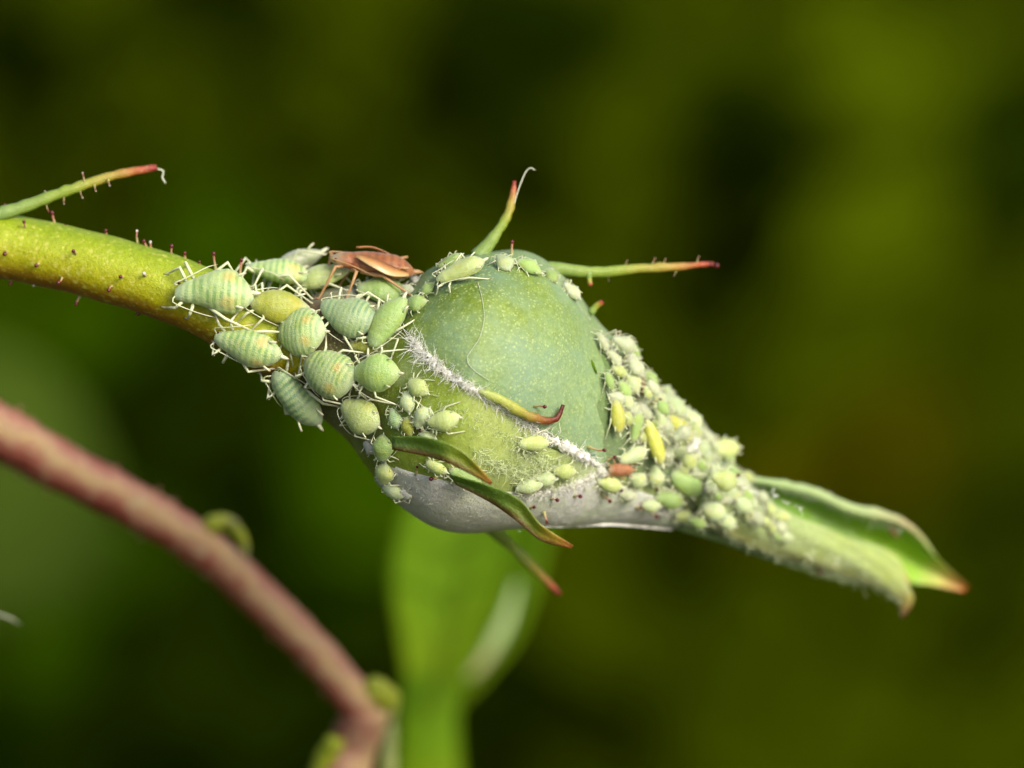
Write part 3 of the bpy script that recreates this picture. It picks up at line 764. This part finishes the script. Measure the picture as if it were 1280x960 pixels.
# leg layout, unit body: hip, knee, foot (y for the +y side)
LEGS = [((-.36, .10, -.03), (-.47, .28, .07), (-.64, .33, -.20)),
        ((-.26, .13, -.04), (-.27, .38, .06), (-.38, .52, -.20)),
        ((-.14, .15, -.04), (.12, .41, .07), (.44, .50, -.20))]
BELLY = 0.19
count = 0
def aphid(px, py, L, Wd, ang, mat='aphid_green', label='', group=None, kind='plump', lift=0.0, tilt=0, roll=0, face=0.45, name='aphid', limbs=True, wg=0.0, horn=True, legz=1.0):
    """px,py: body centre; L,Wd: body length and width in photo px; ang: tail direction, degrees clockwise from the picture's right"""
    global count; count += 1
    h, n = on(px, py, wg)
    n = n.lerp(W, face).normalized()
    a = math.radians(ang)
    d = U * math.cos(a) - V * math.sin(a)
    x = (d - n * d.dot(n)).normalized()
    y = n.cross(x)
    R = Matrix((x, y, n)).transposed()
    R = R @ Matrix.Rotation(math.radians(-tilt), 3, 'Y') @ Matrix.Rotation(math.radians(roll), 3, 'X')
    Lm = L / K / max(0.6, math.cos(math.radians(tilt) * .8))
    base = h + n * lift
    e = thing(name, label, 'aphid', base, group)
    e.rotation_mode = 'QUATERNION'; e.rotation_quaternion = R.to_quaternion()
    e.scale = (Lm * S,) * 3
    wr = (Wd / L) / {'slim': .56, 'round': .90, 'plump': .67}[kind]
    brown = mat in ('aphid_brown', 'aphid_orange')
    lm = 'aphid_limb_brown' if brown else 'aphid_limb'
    def part(nm, me, loc=(0, 0, 0), sc_=(1, 1, 1)):
        o = bpy.data.objects.new(nm, me); col.objects.link(o); o.parent = e
        o.location = loc; o.scale = sc_
        return o
    hz = 0.42 + 0.42 * min(wr, 1.2)
    part('body', aphid_body(kind, mat, count if L >= 34 else count % 5), (0, 0, BELLY), (1, wr, hz))
    part('cauda', shared('cauda', lm), (0, 0, BELLY))
    toW = Matrix.Translation(base) @ R.to_4x4() @ Matrix.Scale(Lm, 4); inv = toW.inverted()
    if horn:
        xs, rs = body_profile(kind); rr = float(np.interp(.27, xs, rs)) * wr
        for sgn in (1, -1):
            part('cornicle', shared('cornicle', lm), (.25, sgn * rr * .82, BELLY + rr * .35), (1, sgn, 1))
    for sgn in (1, -1):
        part('eye', shared('eye', 'aphid_eye'), (-.455, sgn * .10 * min(1.2, max(wr, .8)), BELLY + .035))
    if not limbs: return e
    big = L >= 34
    rf = 0.0215 if big else 0.024
    yk = max(.75, min(wr, 1.15)) * {'slim': .9, 'round': 1.15, 'plump': 1.0}[kind]
    for i, (hip, knee, foot) in enumerate(LEGS):
        for sgn in (1, -1):
            j = rng.normal(0, .05, 6)
            H = Vector((hip[0], hip[1] * sgn, hip[2] + BELLY))
            Kn = Vector((knee[0] + j[0], (knee[1] + j[1] * .6) * sgn * yk, knee[2] * legz + BELLY + j[2] * .6))
            Ft = Vector((foot[0] + j[3] * 1.6, (foot[1] + j[4]) * sgn * yk, 0.0))
            wf = toW @ Ft
            q, qn, _, dist = BVH.find_nearest(wf)
            if q is not None and dist < 0.55 * Lm:
                Ft = inv @ (q + (qn if qn.dot(wf - q) >= 0 else qn) * 0.01)
            v = Ft - Kn
            mid = Kn + v * .55
            ank = Ft - v.normalized() * .07
            tarsus = Ft + Vector((v.x, v.y, 0)).normalized() * .05 if v.xy.length > 1e-4 else Ft
            part('leg', limb([H, H.lerp(Kn, .5), Kn, mid, ank, Ft, tarsus], [rf * .9, rf * 1.15, rf, rf * .72, rf * .62, rf * .7, rf * .35], 'leg', lm))
    for sgn in (1, -1):
        j = rng.normal(0, .05, 4)
        pts = [(-.475, .06 * sgn, BELLY + .03), (-.525, (.12 + j[0] * .4) * sgn, BELLY + .05), (-.42 + j[1], (.21 + j[0] * .4) * sgn * yk, BELLY + .06), (-.14 + j[1], (.345 + j[2] * .5) * sgn * yk, BELLY + .04), (.06 + j[3], (.40 + j[2]) * sgn * yk, BELLY - .04)]
        c = cr([tuple(q) for q in pts], 12)
        part('antenna', limb([Vector(q) for q in c], list(np.linspace(.011, .005, 12)), 'antenna', lm, 5))
    return e

ST = 'large aphids on the stem and bud base'
# hero aphids: px, py, L, W, tail angle, material, kind, lift, tilt, label
heroes = [
    (270, 369, 97, 56, 3, 'aphid_striped', 'plump', .0, 4, 'striped green aphid with long legs, outermost of the cluster, on the bare stem', {}),
    (354, 342, 84, 44, 2, 'aphid_striped', 'plump', .1, 8, 'striped green aphid on the upper edge of the stem, below a grey-white one', {'roll': -15}),
    (356, 308, 80, 40, 0, 'aphid_grey', 'plump', .1, 0, 'grey-white waxy aphid on the far upper edge of the stem', {'wg': -1.2, 'face': .1}),
    (346, 388, 78, 42, 4, 'aphid_olive', 'plump', -.05, 0, 'smooth olive-yellow aphid without stripes between the striped ones on the stem', {}),
    (315, 430, 88, 46, 14, 'aphid_striped', 'plump', .0, 3, 'striped dull green aphid on the lower edge of the stem', {'wg': 1.2}),
    (408, 358, 72, 36, 0, 'aphid_yellow', 'plump', .1, 6, 'pale yellow-green aphid beside the head of the reddish brown aphid', {}),
    (386, 419, 64, 58, 3, 'aphid_striped', 'round', .25, 16, 'rounded striped green aphid in the middle of the cluster, crossed tail legs', {}),
    (438, 401, 74, 50, 22, 'aphid_bluegreen', 'plump', .15, 10, 'blue-green banded aphid beside the leaf-like smooth green aphid', {}),
    (491, 410, 74, 36, -58, 'aphid_green', 'slim', .25, 5, 'smooth leaf-like green aphid pointing up beside the white fuzzy sepal edge', {}),
    (419, 465, 70, 60, 22, 'aphid_striped', 'round', .30, 16, 'fat yellow-green striped aphid with an orange patch, low in the cluster', {}),
    (483, 469, 66, 47, 4, 'aphid_green', 'plump', .25, 6, 'smooth plump mid-green aphid without stripes on the bud base', {}),
    (460, 518, 58, 46, 24, 'aphid_yellow', 'plump', .2, 4, 'smooth yellowish green plump aphid at the lower bud base', {}),
    (377, 490, 88, 42, 56, 'aphid_bluegreen', 'slim', .1, 0, 'spotted blue-green aphid clinging head up to the underside of the cluster', {'wg': .8, 'roll': -12, 'face': .4}),
    (458, 433, 40, 22, 0, 'aphid_olive', 'plump', .0, 0, 'small olive-yellow aphid tucked under the blue-green banded one', {}),
    (478, 372, 68, 46, -12, 'aphid_green', 'plump', -.1, 0, 'plain green plump aphid below the reddish brown aphid', {'face': .2}),
]
for px, py, L, Wd, ang, mat, kind, lift, tilt, label, kw in heroes:
    aphid(px, py, L, Wd, ang, mat, label, ST, kind, lift, tilt, **kw)

brown = aphid(468, 332, 106, 42, -1, 'aphid_brown', 'reddish brown aphid with pale wing pads lying on top of the green cluster', ST, 'slim', .0, 2, roll=-14, face=.35, wg=.6, legz=.3)
for sg in (1, -1):      # wing pads along its back
    mb = MB(); rows = []
    c = cr([(-.22, .13, .34), (-.02, .24, .33), (.2, .25, .27), (.42, .15, .22)], 12)
    for i_, q in enumerate(c):
        hw = .075 * math.sin(math.pi * (i_ + 1.2) / 13.5)
        rows.append(([Vector((q[0], (q[1] + k_ * hw) * sg, q[2] - k_ * hw * .5 + .012 - .012 * k_ * k_)) for k_ in (-1, 0, 1)], [Vector((q[0], (q[1] + k_ * hw) * sg, q[2] - k_ * hw * .5 - .012)) for k_ in (-1, 0, 1)]))
    mb.sheet([r_[0] for r_ in rows], [r_[1] for r_ in rows], [[i_ / 11] * 3 for i_ in range(12)], [[0, .5, 1]] * 12)
    o = bpy.data.objects.new('wing_pad', mb.mesh('wing_pad', 'aphid_pad', scale=1.0)); col.objects.link(o); o.parent = brown

SM = 'small aphid nymphs on the rosebud'
small = [   # nymphs at the bud base and on the bud itself
    (525, 485, 30, 23, 30, 'aphid_yellow', 'tiny yellow nymph at the tail of the smooth green aphid'),
    (512, 503, 28, 20, 80, 'aphid_pale', 'tiny pale green nymph below a yellow one at the bud base'),
    (530, 521, 30, 22, -50, 'aphid_pale', 'tiny pale green nymph tilted up beside the yellow nymph with spotted edges'),
    (496, 523, 27, 18, 70, 'aphid_bluegreen', 'tiny blue-green nymph beside the plump yellowish aphid'),
    (512, 534, 25, 17, 75, 'aphid_olive', 'tiny olive nymph between blue-green and pale nymphs'),
    (557, 525, 42, 26, -12, 'aphid_yellow', 'yellow nymph with spotted edges alone on the bright green bud strip'),
    (537, 546, 26, 15, 20, 'aphid_pale', 'tiny pale nymph next to a red gland above the dark green sepal lobe'),
    (482, 558, 34, 28, -80, 'aphid_green', 'small green nymph with white legs at the left base of the dark lobe'),
    (484, 590, 29, 25, -70, 'aphid_yellow', 'small yellow nymph on the lilac-grey lower sepal base'),
    (496, 612, 32, 18, 12, 'aphid_pale', 'pale whitish nymph lowest on the lilac-grey lower sepal'),
    (548, 583, 30, 15, 22, 'aphid_yellow', 'slim yellow nymph half hidden under the upper dark lobe'),
    (581, 594, 44, 21, 26, 'aphid_green', 'slim green nymph between the two dark pointed lobes'),
    (665, 552, 40, 20, 2, 'aphid_yellow', 'oblong pale yellow nymph beside the white fuzz below the hooked tendril'),
    (704, 588, 30, 20, 5, 'aphid_yellow', 'small cream-yellow nymph in the white hairs above the lower sepal'),
    (660, 605, 36, 20, -5, 'aphid_pale', 'pale green nymph resting at the hairy margin of the lower sepal'),
    (679, 597, 30, 20, 5, 'aphid_pale', 'whitish nymph overlapped by a pale green one in the white hairs'),
    (578, 345, 64, 26, -24, 'aphid_yellow', 'long yellow-green aphid on the upper shoulder of the bud'),
    (630, 332, 28, 23, 70, 'aphid_pale', 'oval pale nymph on the top rim below the upright prong'),
    (688, 347, 20, 17, 60, 'aphid_green', 'tiny round green nymph under the long horizontal prong'),
    (524, 381, 27, 22, 0, 'aphid_green', 'small round green nymph between the brown aphid and the bud shoulder'),
    (537, 363, 22, 15, -40, 'aphid_green', 'tiny green nymph just above a round one on the bud shoulder'),
    (660, 338, 34, 20, 30, 'aphid_green', 'grey-green nymph on the top rim between the two prongs'),
    (565, 331, 34, 15, -28, 'aphid_green', 'slim green nymph behind the yellow-green aphid on the shoulder'),
    (712, 366, 28, 17, 40, 'aphid_grey', 'pale grey nymph on the rim under the horizontal prong'),
    (510, 366, 26, 16, 20, 'aphid_grey', 'grey nymph below the tail of the reddish brown aphid'),
]
for px, py, L, Wd, ang, mat, label in small:
    aphid(px, py, L, Wd, ang, mat, label, SM, 'plump' if Wd / L > .55 else 'slim', 0.02, rng.uniform(0, 8))

NK = 'aphid nymphs crowded on the narrow neck of the bud'
LAB = {'aphid_bright': 'bright yellow slim nymph in the crowd on the narrow neck of the bud',
       'aphid_yellow': 'yellowish nymph in the crowd on the narrow neck of the bud',
       'aphid_pale': 'pale cream-green nymph in the crowd on the narrow neck of the bud',
       'aphid_green': 'mid-green nymph in the crowd on the narrow neck of the bud',
       'aphid_grey': 'grey-white waxy nymph in the crowd on the narrow neck of the bud',
       'aphid_brown': 'small brown nymph in the crowd on the narrow neck of the bud'}
neckers = [(793, 424, 36, 22, 15, 'aphid_grey'), (783, 441, 32, 20, 40, 'aphid_green'), (764, 450, 26, 14, 50, 'aphid_grey'), (806, 454, 26, 20, 60, 'aphid_grey'), (771, 466, 24, 14, 30, 'aphid_yellow'),
           (786, 477, 38, 22, 62, 'aphid_pale'), (798, 487, 24, 13, 60, 'aphid_brown'), (767, 521, 44, 19, 76, 'aphid_bright'), (790, 533, 40, 17, -72, 'aphid_green'), (811, 553, 62, 20, 74, 'aphid_bright'),
           (845, 538, 50, 22, 36, 'aphid_bright'), (838, 512, 38, 25, 50, 'aphid_pale'), (819, 500, 30, 20, 45, 'aphid_pale'), (862, 528, 34, 22, 50, 'aphid_pale'), (811, 476, 26, 17, 50, 'aphid_green'),
           (854, 572, 38, 23, 52, 'aphid_yellow'), (853, 602, 52, 28, 40, 'aphid_green'), (834, 622, 40, 22, 14, 'aphid_green'), (795, 598, 26, 21, 20, 'aphid_pale'), (759, 603, 36, 20, 16, 'aphid_yellow'),
           (817, 594, 30, 22, 60, 'aphid_pale'), (786, 568, 40, 20, -20, 'aphid_pale'), (884, 590, 42, 25, 46, 'aphid_pale'), (854, 642, 28, 18, 10, 'aphid_yellow'), (890, 637, 38, 26, 30, 'aphid_pale'),
           (888, 539, 28, 19, -30, 'aphid_grey'), (902, 564, 46, 28, -18, 'aphid_yellow'), (930, 586, 40, 28, 20, 'aphid_yellow'), (872, 560, 32, 22, 45, 'aphid_pale'), (830, 536, 30, 18, 60, 'aphid_grey'),
           (872, 620, 36, 22, 45, 'aphid_yellow'), (906, 612, 38, 24, 42, 'aphid_pale'), (780, 500, 28, 15, 70, 'aphid_pale'), (802, 515, 30, 16, 60, 'aphid_grey'), (829, 566, 28, 18, 60, 'aphid_grey'),
           (783, 618, 24, 16, 10, 'aphid_grey'), (812, 630, 26, 17, 20, 'aphid_pale'), (905, 650, 32, 20, 30, 'aphid_pale'), (872, 650, 26, 17, 20, 'aphid_green'), (925, 632, 34, 20, 36, 'aphid_pale'),
           (757, 478, 24, 12, 70, 'aphid_green'), (838, 480, 24, 14, 50, 'aphid_grey'), (852, 506, 24, 15, 50, 'aphid_green'), (748, 430, 26, 12, 60, 'aphid_grey'), (914, 592, 28, 18, 30, 'aphid_green')]
OWN = {0: 'waxy grey nymph highest on the upper outline of the neck crowd', 3: 'pale waxy nymph jutting from the neck outline just below the highest one', 7: 'bright yellow nymph against the edge of the smooth upper sepal',
       8: 'slim green nymph between two upright bright yellow ones', 9: 'longest bright yellow nymph, upright in the neck crowd', 10: 'bright yellow nymph slanting beside the longest upright one', 16: 'largest mid-green nymph low on the neck',
       17: 'mid-green nymph just below the largest green one on the neck', 18: 'round pale nymph just below the orange-brown one', 19: 'yellowish nymph beside red glands below the orange-brown one', 21: 'slim pale nymph just above the orange-brown one',
       24: 'plump pale nymph at the root of the pale leafy tip', 25: 'waxy grey nymph standing out from the neck outline above two plump yellowish ones', 26: 'plump yellowish nymph jutting from the neck outline', 27: 'plump yellowish nymph at the root of the green leafy tip'}
ZONE = ('crowded on the bud neck close to the smooth upper sepal', 'crowded on the middle of the bud neck', 'crowded on the thin end of the neck by the leafy tips')
while len(neckers) < 100:      # smaller ones filling the gaps
    t_ = rng.uniform(0, 1); x_, y_ = 765 + 215 * t_, 440 + 215 * t_ + rng.uniform(-20, 95) * (1 - .75 * t_)
    if min(math.hypot(x_ - q_[0], y_ - q_[1]) for q_ in neckers) < 10: continue
    L_ = rng.uniform(17, 28)
    neckers.append((x_, y_, L_, L_ * rng.uniform(.55, .7), rng.uniform(0, 90), str(rng.choice(['aphid_pale', 'aphid_green', 'aphid_yellow', 'aphid_grey']))))
for i_, (px, py, L, Wd, ang, mat) in enumerate(neckers):
    aphid(px, py, L, Wd, ang + rng.normal(0, 5), mat, OWN.get(i_, LAB[mat].replace('in the crowd on the narrow neck of the bud', ZONE[0 if st(px, py)[0] < 385 else 1 if st(px, py)[0] < 450 else 2])), NK, 'plump' if Wd / L > .55 else 'slim', 0.02 + abs(rng.normal(0, .06)), rng.uniform(0, 10))
aphid(772, 584, 36, 17, 6, 'aphid_orange', 'small orange-brown nymph at the end of the white fuzzy sepal edge', SM, 'slim', .12, 0)

k = Mat('cast_skin', rough=0.45, spec=0.5, sss=0.3); k.color((.56, .58, .42))
def skin(px, py, L, ang, label, lift=.05):
    h, n = on(px, py); n = n.lerp(W, .4).normalized(); a = math.radians(ang)
    d = U * math.cos(a) - V * math.sin(a); x = (d - n * d.dot(n)).normalized(); y = n.cross(x)
    e = thing('cast_skin', label, 'cast skin', h, 'white shed aphid skins'); Lm = L / K
    mb = MB(); F, B = [], []
    for i in range(12):
        t = i / 11; rad = .30 * Lm * math.sin(math.pi * (t * .9 + .06)) ** .7; fr, bk = [], []
        for j in range(9):
            f = j / 8; th = math.pi * f; rr = rad * (1 + .22 * math.sin(9 * t + 4 * f + px) + .12 * rng.normal())
            p = h + n * lift + x * Lm * (t - .5) + y * rr * math.cos(th) + n * rr * .7 * math.sin(th)
            fr.append(p); bk.append(p - n * .02)
        F.append(fr); B.append(bk)
    mb.sheet(F, B, [[0] * 9] * 12, [[0] * 9] * 12); mb.build('shell', 'cast_skin', e)
    for q in range(5):
        s0 = h + n * lift + x * Lm * (q / 5 - .4) + y * (.2 * Lm * (1 if q % 2 else -1)); sd = 1 if q % 2 else -1
        pts = [s0, s0 + y * sd * Lm * .22 + n * Lm * .12, s0 + y * sd * Lm * .38 + x * Lm * rng.normal(0, .15) - n * .02]
        mb = MB(); mb.tube(pts, [.02, .015, .008], 5); mb.build('leg', 'cast_skin', e)
for a in [(466, 560, 26, 20, 'curled white shed skin at the bud base beside a small green nymph'), (507, 617, 20, 10, 'pale shed skin at the bottom of the lilac-grey sepal base'), (806, 449, 24, 60, 'white shed skin on the upper neck outline'),
          (912, 556, 26, -40, 'white shed skin sticking up from the neck between plump yellowish nymphs'), (828, 641, 18, 10, 'tiny white shed skin at the lower margin of the neck'), (752, 590, 20, 30, 'white shed skin in the fuzz beside the orange-brown nymph'),
          (676, 600, 26, 0, 'ragged white shed skin among hairs above the lower sepal'), (398, 318, 30, 10, 'whitish shed skin between the grey-white aphid and the brown aphid'), (520, 352, 20, 40, 'whitish shed skin under the tail of the brown aphid')]:
    skin(*a)
